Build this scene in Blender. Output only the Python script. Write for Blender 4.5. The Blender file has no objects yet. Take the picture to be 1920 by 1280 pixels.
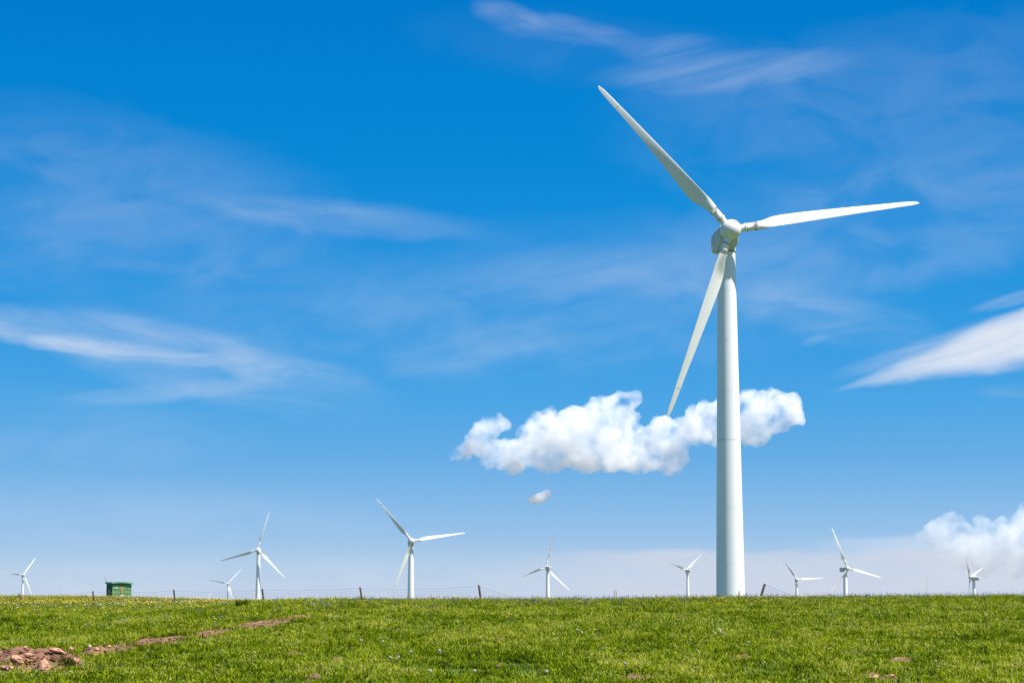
import bpy, bmesh, math, random
import numpy as np
from mathutils import Vector, Matrix, noise as mnoise
PI = math.pi
random.seed(7); rng = np.random.default_rng(11)
S = bpy.context.scene
C = S.collection
W = bpy.data.worlds.new('World'); S.world = W; W.use_nodes = True

# ------------------------------------------------------------------ camera
F = 4000.0; CX, CY = 960.0, 640.0; HZ = 1127.0
PITCH = math.atan((HZ-CY)/F)
cam = bpy.data.cameras.new('camera'); camo = bpy.data.objects.new('camera', cam); C.objects.link(camo)
cam.sensor_width = 36; cam.lens = 36*F/1920
cam.clip_start = 0.5; cam.clip_end = 60000
camo.rotation_euler = (PI/2+PITCH, 0, 0); S.camera = camo

def ray(px, py):
    """direction of a photo pixel, scaled so that y = 1"""
    u = (px-CX)/F; v = (CY-py)/F
    y = math.cos(PITCH)-v*math.sin(PITCH); z = math.sin(PITCH)+v*math.cos(PITCH)
    return Vector((u/y, 1, z/y))
def at(px, py, D): return ray(px, py)*D
def azel(px, py):
    d = ray(px, py).normalized()
    return math.degrees(math.atan2(d.x, d.y)), math.degrees(math.asin(d.z))
def slope(row): return ray(CX, row).z

# ------------------------------------------------------------------ helpers
def tag(o, label=None, cat=None, group=None, kind=None):
    if label: o['label'] = label
    if cat: o['category'] = cat
    if group: o['group'] = group
    if kind: o['kind'] = kind
    return o
def empty(name, loc=(0,0,0), rz=0):
    o = bpy.data.objects.new(name, None); C.objects.link(o); o.location = loc; o.rotation_euler = (0,0,rz)
    o.empty_display_size = .5
    return o
def link(name, me, mats, parent=None, smooth=False):
    for m in (mats if isinstance(mats,(list,tuple)) else [mats]): me.materials.append(m)
    if smooth: me.shade_smooth(); me.set_sharp_from_angle(angle=math.radians(38))
    o = bpy.data.objects.new(name, me); C.objects.link(o); o.parent = parent
    return o
def obj(name, bm, mats, parent=None, smooth=False):
    me = bpy.data.meshes.new(name); bm.normal_update(); bm.to_mesh(me); bm.free()
    return link(name, me, mats, parent, smooth)
def rings(bm, rs, mi=None, cap=True):
    """loft a list of rings (lists of Vectors)"""
    vs = [[bm.verts.new(p) for p in r] for r in rs]; n = len(rs[0]); out = []
    for a, b in zip(vs, vs[1:]):
        for i in range(n):
            f = bm.faces.new((a[i], a[(i+1)%n], b[(i+1)%n], b[i])); out.append(f)
            if mi is not None: f.material_index = mi(vs.index(a), i) if callable(mi) else mi
    if cap: bm.faces.new(vs[0][::-1]); bm.faces.new(vs[-1])
    return out
def lathe(bm, prof, n=48, ax='z', mi=None, cap=True):
    rs = []
    for h, r in prof:
        ring = []
        for i in range(n):
            a = 2*PI*i/n
            ring.append(Vector((r*math.cos(a), r*math.sin(a), h)) if ax == 'z' else Vector((r*math.cos(a), h, r*math.sin(a))))
        rs.append(ring)
    rings(bm, rs, mi, cap)
def tube(bm, pts, rad, n=6):
    rs = []; pts = [Vector(p) for p in pts]
    for k, p in enumerate(pts):
        t = (pts[min(k+1,len(pts)-1)]-pts[max(k-1,0)]).normalized()
        a = t.cross(Vector((0,0,1)) if abs(t.z) < .9 else Vector((1,0,0))).normalized(); b = t.cross(a)
        r = rad[k] if isinstance(rad,(list,tuple)) else rad
        rs.append([p+a*r*math.cos(2*PI*i/n)+b*r*math.sin(2*PI*i/n) for i in range(n)])
    rings(bm, rs)
def box(bm, x0,x1,y0,y1,z0,z1):
    v = [bm.verts.new(p) for p in ((x0,y0,z0),(x1,y0,z0),(x1,y1,z0),(x0,y1,z0),(x0,y0,z1),(x1,y0,z1),(x1,y1,z1),(x0,y1,z1))]
    for f in ((0,3,2,1),(4,5,6,7),(0,1,5,4),(1,2,6,5),(2,3,7,6),(3,0,4,7)): bm.faces.new([v[i] for i in f])

# ------------------------------------------------------------------ materials
def mat(name, base=(.8,.8,.8), rough=.5, spec=.5, metal=0):
    m = bpy.data.materials.new(name); m.use_nodes = True
    b = m.node_tree.nodes['Principled BSDF']
    b.inputs['Base Color'].default_value = (*base,1); b.inputs['Roughness'].default_value = rough
    b.inputs['Specular IOR Level'].default_value = spec; b.inputs['Metallic'].default_value = metal
    return m
def N(nt, t, **kw):
    n = nt.nodes.new(t)
    for k, v in kw.items():
        if k in n.inputs: n.inputs[k].default_value = v
        else: setattr(n, k, v)
    return n
def noisy(name, c1, c2, scale=1.0, rough=.5, spec=.5, stretch=(1,1,1), detail=6, lo=.35, hi=.65, bump=0, coord='Object'):
    m = mat(name, c1, rough, spec); nt = m.node_tree; L = nt.links; b = nt.nodes['Principled BSDF']
    tc = N(nt,'ShaderNodeTexCoord'); mp = N(nt,'ShaderNodeMapping'); mp.inputs['Scale'].default_value = stretch
    L.new(tc.outputs[coord], mp.inputs['Vector'])
    no = N(nt,'ShaderNodeTexNoise'); no.inputs['Scale'].default_value = scale; no.inputs['Detail'].default_value = detail
    L.new(mp.outputs[0], no.inputs['Vector'])
    r = N(nt,'ShaderNodeValToRGB'); r.color_ramp.elements[0].position = lo; r.color_ramp.elements[1].position = hi
    r.color_ramp.elements[0].color = (*c1,1); r.color_ramp.elements[1].color = (*c2,1)
    L.new(no.outputs['Fac'], r.inputs['Fac']); L.new(r.outputs['Color'], b.inputs['Base Color'])
    if bump:
        bp = N(nt,'ShaderNodeBump'); bp.inputs['Strength'].default_value = bump; bp.inputs['Distance'].default_value = .05
        L.new(no.outputs['Fac'], bp.inputs['Height']); L.new(bp.outputs[0], b.inputs['Normal'])
    return m
M = {}
M['tower'] = noisy('tower_paint', (.80,.795,.78), (.87,.86,.85), .35, .38, .4, (1,1,.25), lo=.3, hi=.7)
M['blade'] = noisy('blade_paint', (.72,.71,.665), (.79,.78,.745), .5, .35, .45, (2,2,.35), lo=.3, hi=.7)
M['nacelle'] = noisy('nacelle_paint', (.46,.46,.41), (.66,.65,.59), .9, .45, .4, (1,1,1), lo=.25, hi=.7)
M['rubber'] = mat('dark_seal', (.03,.028,.025), .6)
M['grime'] = mat('oily_grime', (.07,.06,.05), .6)
M['seam'] = mat('weld_seam', (.72,.72,.71), .6)
M['weathered_wood'] = noisy('weathered_wood', (.13,.075,.05), (.27,.165,.115), 6, .85, .2, (1,1,.15))
M['pale_wood'] = noisy('pale_wood', (.45,.33,.24), (.62,.48,.36), 6, .85, .2, (1,1,.15))
M['wire'] = mat('galvanised_wire', (.22,.24,.26), .5, .5, .6)
M['rust'] = noisy('rusty_wire', (.07,.035,.025), (.15,.075,.05), 30, .9, .2)
M['rock'] = noisy('red_sandstone', (.40,.18,.105), (.62,.33,.215), 5, .9, .2, lo=.3, hi=.7, bump=.9)
M['rock_pale'] = noisy('pale_stone', (.42,.34,.28), (.62,.54,.47), 7, .9, .2, bump=.9)
M['soil'] = noisy('red_soil', (.085,.042,.025), (.27,.145,.09), 3.5, .95, .1, detail=10, bump=1.0)
M['green_dark'] = noisy('dark_shaded_green', (.015,.10,.045), (.03,.15,.065), 2, .5)  # shade of the shed's left side put into a darker green; eave shares it
M['green_light'] = noisy('faded_green_paint', (.11,.25,.085), (.19,.34,.14), 3, .5, lo=.3, hi=.7)
M['green_roof'] = noisy('green_roof_paint', (.11,.30,.17), (.17,.38,.23), 2, .4)
M['emblem'] = mat('orange_paint', (.50,.27,.07), .6)
M['sign_white'] = mat('white_label', (.75,.75,.72), .5)
M['concrete'] = noisy('concrete', (.3,.29,.27), (.42,.41,.38), 4, .9, .2)

# ------------------------------------------------------------------ terrain
SKY_X = [-2000,0,160,320,500,700,900,1100,1240,1370,1540,1700,1920,4000]
SKY_R = [1119.5,1120.2,1121.6,1123.8,1127.2,1129.6,1129.6,1128.6,1125.6,1124.4,1124.0,1122.4,1121.4,1121]
TURB = []   # (x, y, base z) filled below
HUBH = 58.0; R_BLADE = 31.5
def lerp_tab(x, xs, ys): return np.interp(x, xs, ys)
def sstep(a, b, x):
    t = np.clip((x-a)/(b-a), 0, 1); return t*t*(3-2*t)
def smooth_interp(x, xs, ys):
    # average of shifted linear lookups in log distance = rounded corners
    s = 0; ks = (-.06,-.036,-.012,.012,.036,.06)
    for k in ks: s = s+np.interp(x*(1+k), xs, ys)
    return s/len(ks)
SOILS = []   # (x, y, rx, ry, angle, height) patches of bare soil
BERM = []    # polyline of the eroded strip
def seg_dist(x, y, P):
    best = np.full(np.shape(x), 1e9)
    for (ax, ay), (bx, by) in zip(P, P[1:]):
        dx, dy = bx-ax, by-ay; t = np.clip(((x-ax)*dx+(y-ay)*dy)/(dx*dx+dy*dy), 0, 1)
        # depth runs compressed in the view: the strip is wide along the line of sight
        best = np.minimum(best, np.hypot((x-ax-t*dx), (y-ay-t*dy)*.45))
    return best
def height(x, y, detail=True):
    x = np.asarray(x, float); y = np.asarray(y, float)
    r = np.hypot(x, y); th = np.clip(np.degrees(np.arctan2(x, y)), -30, 30)
    px = CX+np.tan(np.radians(th))/math.cos(PITCH)*F
    row = lerp_tab(px, SKY_X, SKY_R); sl = (HZ-row)/F
    w = 1-sstep(250, 620, px)
    zr = smooth_interp(r, [0,30,40,50,60,70,80,90,97,110,180,400], [-1.68,-1.63,-1.555,-1.29,-1.01,-.73,-.45,-.17,0,.05,-.12,-.45])
    zr = zr + sl*97*sstep(55, 97, r)*(1+.0*r)
    zl = smooth_interp(r, [0,30,40,50,60,70,80,90,120,178,250,310,340,400], [-1.68,-1.63,-1.555,-1.29,-1.01,-.78,-.58,-.50,-.44,-.33,.05,.0,.0,-.3])
    zl = zl + sl*310*sstep(120, 310, r)*np.where(r > 100, 1, 0)
    z = zr*(1-w)+zl*w
    if TURB:
        num = np.zeros_like(z); den = np.zeros_like(z)
        for tx, ty, tz in TURB:
            d = 1/((x-tx)**2+(y-ty)**2+30**2); d = d*d; num += d*tz; den += d
        far = num/den; far = far+(-45-far)*sstep(4500, 9000, r)
        z = z+(far-z)*sstep(380, 900, r)
    if detail:
        n = np.sin(x*.9+1.3*np.sin(y*.31))*np.sin(y*.43+x*.2)*.018+np.sin(x*2.1+y*.7)*np.sin(y*1.3-x*.5)*.010
        z = z+n*sstep(20, 30, r)*(1-sstep(90, 130, r))
    for (sx, sy, rx, ry, h) in SOILS:
        q = ((x-sx)/rx)**2+((y-sy)/ry)**2
        z = z+h*np.clip(1-q, 0, 1)**.8
    if BERM:
        d = seg_dist(x, y, BERM); z = z+.11*np.clip(1-(d/.55)**2, 0, 1)*(.85+.2*np.sin(x*2.3+y*.4))
    return z
def hgt(x, y): return float(height(np.array([x]), np.array([y]))[0])
def hit(px, py, d0=28, d1=400):
    """where the line of sight through a photo pixel meets the ground"""
    d = np.arange(d0, d1, .1); v = ray(px, py)
    z = height(v.x*d, d); k = np.nonzero(v.z*d <= z)[0]
    D = d[k[0]] if len(k) else 95.0
    return Vector((v.x*D, D, float(height(np.array([v.x*D]), np.array([D]))[0])))

# far turbines: hub pixel, distance, yaw (+ = nose towards the right), rotor angle, stained, label
FT = [
 (483.1,1030.6,1694, -6, 15, 0, 'distant white wind turbine with one blade almost straight up, left of a fence post'),
 (772.1,1013.8,1220, 10, 81, 1, 'tallest of the distant white wind turbines, with dark stains near its blade tips'),
 (1024.2,1063.3,1968, -156, -11, 2, 'distant white wind turbine below the small puff of cloud, blades streaked brown'),
 (1286,1068.6,2652, -144, -48, 0, 'small white wind turbine just left of the big tower, its nacelle pointing left'),
 (1589.2,1065,1574, 26, 102, 1, 'larger white wind turbine right of the small one with the shaded tower'),
 (1494.7,1085.8,2540, 4, 87, 0, 'small white wind turbine with a shaded tower between the leaning post and a taller turbine'),
 (1819.2,1082.3,2000, -120, -71.5, 0, 'white wind turbine seen almost side on below the cloud bank at far right'),
 (44.2,1077,3150, 27, 36, 0, 'small white wind turbine at the far left edge above the first fence post'),
 (427.4,1093.4,3430, 2, 42, 0, 'smallest whole white wind turbine, between the second and third fence posts from the green shed'),
 (123.5,1134,3200, 0, -25, 0, 'white blade tip of a wind turbine hidden behind the field left of the green shed'),
 (208,1108,3210, 0, -25, 0, 'wind turbine mostly hidden behind the green shed, one blade tip above its roof'),
 (678,1140,2700, 0, 58, 0, 'slanting blade tip of a hidden wind turbine low beside the fifth fence post'),
 (376,1144,3200, 0, 30, 0, 'faint blade tip of a hidden wind turbine left of the smallest whole turbine'),
 (1738,1137,2218, -140, 8, 0, 'thin upright blade tip of a hidden wind turbine between two turbines at right'),
]
AX_TILT = math.radians(5)
OVER = 3.2
def base_of(px, py, D, yaw):
    hub = at(px, py, D); a = math.radians(yaw)
    return Vector((hub.x-OVER*math.sin(a), hub.y+OVER*math.cos(a), hub.z-HUBH-OVER*math.sin(AX_TILT)))
for (px, py, D, yaw, rot, st, lb) in FT:
    b = base_of(px, py, D, yaw); TURB.append((b.x, b.y, b.z))
MAIN_D = 333.0
mb = base_of(1370.2, 431, MAIN_D, 7.5)
# soil patches given by where they show in the photo
def patch(px, py, wpx, dep, h):
    p = hit(px, py); SOILS_TMP.append((p.x, p.y, wpx/F*p.y, dep, h))
SOILS_TMP = []
patch(66, 1252, 90, 1.9, .24); patch(12, 1252, 80, 1.7, .22); patch(112, 1252, 44, 1.3, .20); patch(180, 1226, 26, .8, .10)
for (px, py, w, h) in [(550,1226,15,.15),(633,1236,12,.12),(588,1274,13,.22),(652,1276,8,.06),(820,1140,18,.22),(745,1137,18,.14),
      (590,1152,14,.10),(606,1149,8,.10),(934,1199,20,.14),(817,1202,14,.10),(1195,1271,20,.14),(1168,1273,9,.07),(1222,1268,7,.06),(1350,1270,13,.10),(1392,1233,18,.14),
      (1690,1240,20,.17),(1640,1271,13,.12),(1670,1270,9,.08),(1612,1272,9,.06),(1406,1136,8,.07),(1272,1200,6,.04),(1575,1244,7,.05),(690,1168,6,.05),(1560,1273,10,.05)]:
    patch(px, py, w*1.15, .75, h*.62)
BERM_PX = [(190,1224),(240,1212),(300,1202),(345,1196),(400,1187),(450,1178),(500,1168),(560,1158)]
BT = [tuple(hit(px, py).xy) for px, py in BERM_PX]
SOILS += SOILS_TMP; BERM += BT

def soil_mask(x, y):
    m = np.zeros_like(x)
    for (sx, sy, rx, ry, h) in SOILS:
        q = np.sqrt(((x-sx)/rx)**2+((y-sy)/ry)**2); q = q+(.22*np.sin(x*11+y*3)*np.sin(y*5-x*4) if ry < 1 else 0); m = np.maximum(m, (1-sstep(.6, 1.15, q))*(.93 if ry < 1 else 1))
    d = seg_dist(x, y, BERM); m = np.maximum(m, (1-sstep(.42, .68, d+.10*np.sin(x*3.1+1)*np.sin(y*1.7)+.08*np.sin(x*7.7-y*2.9)))*(.86+.2*np.sin(x*1.9+y*.8)))
    return m

def ground():
    fine = np.radians(np.linspace(-18.5, 18.5, 560)); outer = np.radians(np.linspace(18.5, 341.5, 60)[1:-1])
    th = np.concatenate([fine, outer]); n = len(th)
    rr = np.concatenate([[1.5,4,8,14,20,24],np.arange(27,66,.16),np.arange(66,120,.35),np.geomspace(120,420,90)[0:],np.geomspace(430,45000,110)])
    T, Rr = np.meshgrid(th, rr); X = Rr*np.sin(T); Y = Rr*np.cos(T)
    Z = height(X.ravel(), Y.ravel()); sm = soil_mask(X.ravel(), Y.ravel())
    k_ = np.nonzero(sm > .02)[0]
    Z[k_] += sm[k_]*np.array([.11*mnoise.turbulence(Vector((X.ravel()[i]*2.2, Y.ravel()[i]*1.3, 0)), 4, True)-.07 for i in k_])+sm[k_]*(rng.random(len(k_))-.5)*.03
    co = np.stack([X.ravel(), Y.ravel(), Z], 1)
    i = np.arange(len(rr)-1)[:,None]*n; j = np.arange(n)[None,:]; j2 = (j+1)%n
    q = np.stack([i+j, i+j2, i+n+j2, i+n+j], -1).reshape(-1,4)[:, ::-1]
    cen = len(co); co = np.vstack([co, [[0,0,-1.68]]])
    tri = [(cen, (k+1)%n, k) for k in range(n)]
    me = bpy.data.meshes.new('ground'); me.from_pydata(co.tolist(), [], [tuple(f) for f in q.tolist()]+tri)
    at_ = me.attributes.new('soil', 'FLOAT', 'POINT'); at_.data.foreach_set('value', np.append(sm, 0).astype(np.float32))
    m = mat('meadow_ground', (.06,.08,.02), .95, .1); nt = m.node_tree; L = nt.links; b = nt.nodes['Principled BSDF']
    geo = N(nt,'ShaderNodeNewGeometry')
    n1 = N(nt,'ShaderNodeTexNoise'); n1.inputs['Scale'].default_value = 3.0; n1.inputs['Detail'].default_value = 10; L.new(geo.outputs['Position'], n1.inputs['Vector'])
    n2 = N(nt,'ShaderNodeTexNoise'); n2.inputs['Scale'].default_value = .25; n2.inputs['Detail'].default_value = 8; L.new(geo.outputs['Position'], n2.inputs['Vector'])
    def ramp(src, a, ca, b_, cb):
        r = N(nt,'ShaderNodeValToRGB'); r.color_ramp.elements[0].position = a; r.color_ramp.elements[1].position = b_
        r.color_ramp.elements[0].color = (*ca,1); r.color_ramp.elements[1].color = (*cb,1); L.new(src, r.inputs['Fac']); return r.outputs['Color']
    grass = ramp(n2.outputs['Fac'], .35, (.05,.085,.012), .65, (.10,.13,.02))
    soil = ramp(n1.outputs['Fac'], .3, (.085,.042,.025), .68, (.30,.160,.098))
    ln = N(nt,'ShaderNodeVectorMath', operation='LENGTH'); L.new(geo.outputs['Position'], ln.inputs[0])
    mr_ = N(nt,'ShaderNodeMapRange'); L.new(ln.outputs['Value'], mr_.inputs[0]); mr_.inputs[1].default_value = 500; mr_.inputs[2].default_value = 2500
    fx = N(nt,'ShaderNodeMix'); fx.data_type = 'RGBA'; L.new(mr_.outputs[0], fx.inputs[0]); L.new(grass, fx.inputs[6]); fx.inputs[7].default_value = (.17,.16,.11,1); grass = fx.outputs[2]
    a = N(nt,'ShaderNodeAttribute'); a.attribute_name = 'soil'
    mx = N(nt,'ShaderNodeMix'); mx.data_type = 'RGBA'; L.new(a.outputs['Fac'], mx.inputs['Factor']); L.new(grass, mx.inputs[6]); L.new(soil, mx.inputs[7])
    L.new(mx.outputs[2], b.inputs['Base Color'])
    bp = N(nt,'ShaderNodeBump'); bp.inputs['Strength'].default_value = .8; bp.inputs['Distance'].default_value = .06; L.new(n1.outputs['Fac'], bp.inputs['Height']); L.new(bp.outputs[0], b.inputs['Normal'])
    o = link('ground', me, m, smooth=True); tag(o, kind='structure')
ground()

# ------------------------------------------------------------------ grass and flowers
def blade_mat(name, cols, trans=.28, patch_=True):
    """colour from the per-blade attribute, shifted over metres by a world noise"""
    m = bpy.data.materials.new(name); m.use_nodes = True; nt = m.node_tree; L = nt.links; nt.nodes.clear()
    out = N(nt,'ShaderNodeOutputMaterial'); a = N(nt,'ShaderNodeAttribute'); a.attribute_name = 'tone'
    r = N(nt,'ShaderNodeValToRGB'); cr = r.color_ramp; cr.interpolation = 'LINEAR'
    for k, (p, c) in enumerate(cols):
        e = cr.elements[k] if k < 2 else cr.elements.new(p); e.position = p; e.color = (*c,1)
    geo = N(nt,'ShaderNodeNewGeometry'); n1 = N(nt,'ShaderNodeTexNoise'); n1.inputs['Scale'].default_value = .33; n1.inputs['Detail'].default_value = 7; n1.inputs['Roughness'].default_value = .62
    mp = N(nt,'ShaderNodeMapping'); mp.inputs['Scale'].default_value = (1,.35,1); L.new(geo.outputs['Position'], mp.inputs['Vector']); L.new(mp.outputs[0], n1.inputs['Vector'])
    if patch_:
        ma = N(nt,'ShaderNodeMath', operation='MULTIPLY_ADD'); L.new(n1.outputs['Fac'], ma.inputs[0]); ma.inputs[1].default_value = 1.35
        n3 = N(nt,'ShaderNodeTexNoise'); n3.inputs['Scale'].default_value = 2.6; n3.inputs['Detail'].default_value = 3; L.new(mp.outputs[0], n3.inputs['Vector'])
        av = N(nt,'ShaderNodeMath', operation='MULTIPLY_ADD'); L.new(n3.outputs['Fac'], av.inputs[0]); av.inputs[1].default_value = .8; av.inputs[2].default_value = -.4
        av2 = N(nt,'ShaderNodeMath', operation='ADD'); L.new(av.outputs[0], av2.inputs[0]); L.new(n1.outputs['Fac'], av2.inputs[1]); L.new(av2.outputs[0], ma.inputs[0])
        sb = N(nt,'ShaderNodeMath', operation='SUBTRACT'); L.new(a.outputs['Fac'], sb.inputs[0]); sb.inputs[1].default_value = .66
        L.new(sb.outputs[0], ma.inputs[2]); L.new(ma.outputs[0], r.inputs['Fac'])
    else: L.new(a.outputs['Fac'], r.inputs['Fac'])
    d = N(nt,'ShaderNodeBsdfPrincipled'); d.inputs['Roughness'].default_value = .6; d.inputs['Specular IOR Level'].default_value = .06
    t = N(nt,'ShaderNodeBsdfTranslucent'); mx = N(nt,'ShaderNodeMixShader'); mx.inputs[0].default_value = trans
    L.new(r.outputs['Color'], d.inputs['Base Color'])
    tb = N(nt,'ShaderNodeMix'); tb.data_type = 'RGBA'; tb.blend_type = 'MULTIPLY'; tb.inputs[0].default_value = 1; tb.inputs[7].default_value = (1.3,1.25,.5,1)
    L.new(r.outputs['Color'], tb.inputs[6]); L.new(tb.outputs[2], t.inputs['Color'])
    L.new(d.outputs[0], mx.inputs[1]); L.new(t.outputs[0], mx.inputs[2]); L.new(mx.outputs[0], out.inputs[0])
    return m
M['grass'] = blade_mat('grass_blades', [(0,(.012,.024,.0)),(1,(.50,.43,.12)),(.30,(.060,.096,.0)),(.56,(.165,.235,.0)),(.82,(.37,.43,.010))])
M['weed'] = blade_mat('weed_leaves', [(0,(.04,.08,.015)),(1,(.40,.44,.20)),(.5,(.17,.21,.03))], .25)
M['stem'] = mat('flower_stem', (.10,.13,.04), .7)
M['yellow'] = mat('yellow_petals', (.75,.52,.03), .6)
M['white'] = mat('white_petals', (.86,.84,.74), .7)
M['fluff'] = mat('dandelion_fluff', (.60,.58,.50), .8)
M['blue'] = mat('blue_violet_petals', (.13,.15,.20), .6)
M['purple'] = mat('purple_petals', (.30,.06,.24), .6)
M['seed'] = mat('brown_seed_heads', (.16,.11,.09), .8)

protos = bpy.data.collections.new('meadow_plants')    # kept out of the scene, only instanced
def proto(name, verts, faces, tones, mats, fm=None):
    me = bpy.data.meshes.new(name); me.from_pydata(verts, [], faces)
    a = me.attributes.new('tone', 'FLOAT', 'FACE'); a.data.foreach_set('value', np.array(tones, dtype=np.float32))
    for m in mats: me.materials.append(m)
    if fm: me.polygons.foreach_set('material_index', np.array(fm, dtype=np.int32))
    o = bpy.data.objects.new(name, me); protos.objects.link(o); return o
def clump(name, nb, rad, h0, h1, w0, w1, lean, tone0, tone1, m, straw=.08):
    V=[]; Fc=[]; T=[]
    for _ in range(nb):
        a = random.uniform(0,2*PI); r = rad*math.sqrt(random.random()); x, y = r*math.cos(a), r*math.sin(a)
        h = random.uniform(h0,h1); w = random.uniform(w0,w1)*.5; fa = random.uniform(0,2*PI); ln = random.uniform(.1,lean)*h; la = random.uniform(0,2*PI)
        dx, dy = math.cos(fa)*w, math.sin(fa)*w; lx, ly = math.cos(la)*ln, math.sin(la)*ln
        k = len(V)
        V += [(x-dx,y-dy,-.02),(x+dx,y+dy,-.02),(x-dx*.9+lx*.3,y-dy*.9+ly*.3,h*.55),(x+dx*.9+lx*.3,y+dy*.9+ly*.3,h*.55),(x+lx,y+ly,h*random.uniform(.8,1))]
        Fc += [(k,k+1,k+3,k+2),(k+2,k+3,k+4)]
        t = random.uniform(.86,1.0) if random.random() < straw else random.uniform(tone0,tone1)
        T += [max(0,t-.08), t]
    return proto(name, V, Fc, T, [m])
GR = []
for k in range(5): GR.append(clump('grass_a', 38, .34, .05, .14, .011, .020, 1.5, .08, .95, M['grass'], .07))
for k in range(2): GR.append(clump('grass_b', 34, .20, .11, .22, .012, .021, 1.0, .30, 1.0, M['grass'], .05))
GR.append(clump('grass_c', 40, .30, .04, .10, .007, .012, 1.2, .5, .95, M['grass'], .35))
def leafy(name, nb, rad, h, L_, tone0, tone1, joined=False):
    V=[(0,0,-.01)] if joined else []; Fc=[]; T=[]
    for _ in range(nb):
        a = random.uniform(0,2*PI); r = rad*random.random()
        b = Vector((r*math.cos(a), r*math.sin(a), random.uniform(.1,1)*h)); la = random.uniform(0,2*PI)
        d = Vector((math.cos(la), math.sin(la), random.uniform(.1,1.4))).normalized()*random.uniform(.6,1)*L_
        s = d.cross(Vector((0,0,1))).normalized()*L_*random.uniform(.12,.2)
        k = len(V); mid = b+d*.5; tip = b+d+Vector((0,0,-.25*L_))
        V += [tuple(p) for p in (b, mid-s, mid+s, tip)]; Fc += [(k,k+1,k+2),(k+1,k+3,k+2)]; t = random.uniform(tone0,tone1); T += [t,t]
        if joined: V.append(tuple(b+s*.15)); Fc.append((0,k,k+4)); T.append(tone0)
    return proto(name, V, Fc, T, [M['weed']])
WD = [leafy('weed_a', 46, .14, .08, .09, .3, .9), leafy('weed_b', 30, .10, .12, .11, .2, .7)]
def flowers(name, nf, rad, h0, h1, hs, mi, stem_w=.004, flat=.5):
    V=[]; Fc=[]; T=[]; Mi=[]
    for _ in range(nf):
        a = random.uniform(0,2*PI); r = rad*math.sqrt(random.random()); x, y = r*math.cos(a), r*math.sin(a); h = random.uniform(h0,h1)
        lx, ly = random.uniform(-.2,.2)*h, random.uniform(-.2,.2)*h
        for q in range(2):
            dx, dy = (stem_w,0) if q == 0 else (0,stem_w); k = len(V)
            V += [(x-dx,y-dy,0),(x+dx,y+dy,0),(x+dx+lx,y+dy+ly,h),(x-dx+lx,y-dy+ly,h)]; Fc.append((k,k+1,k+2,k+3)); T.append(.5); Mi.append(0)
        s = hs*random.uniform(.7,1.25); k = len(V); tl = Vector((random.uniform(-.4,.4), random.uniform(-.6,.2), 1)).normalized(); u = tl.cross(Vector((1,0,0))).normalized(); v = tl.cross(u); c = Vector((x+lx,y+ly,h))
        V += [tuple(c+tl*s*flat), tuple(c-tl*s*flat)]+[tuple(c+(u*math.cos(q*PI/3)+v*math.sin(q*PI/3))*s) for q in range(6)]
        for q in range(6): Fc += [(k,k+2+q,k+2+(q+1)%6),(k+1,k+2+(q+1)%6,k+2+q)]; T += [.5,.5]; Mi += [mi,mi]
    return V, Fc, T, Mi
def fproto(name, petal, *a, **k):
    V,Fc,T,Mi = flowers(name, *a, mi=1, **k); return proto(name, V, Fc, T, [M['stem'], M[petal]], Mi)
FY = [fproto('yellow_a','yellow', 5,.25,.12,.22,.017), fproto('yellow_b','yellow', 3,.2,.14,.26,.022)]
FW = [fproto('white_a','white', 3,.3,.10,.18,.014), fproto('white_b','white', 2,.2,.1,.2,.020)]
FB = [fproto('blue_a','blue', 7,.15,.10,.24,.018, flat=1.2), fproto('blue_b','blue', 4,.2,.14,.30,.016, flat=1.6)]
FP = [fproto('purple_a','purple', 3,.06,.14,.22,.026, flat=.9)]
FS = [fproto('seed_a','seed', 6,.3,.18,.33,.009, stem_w=.0025, flat=2.4), fproto('seed_b','blue', 4,.3,.18,.34,.013, stem_w=.003, flat=1.3)]

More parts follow.
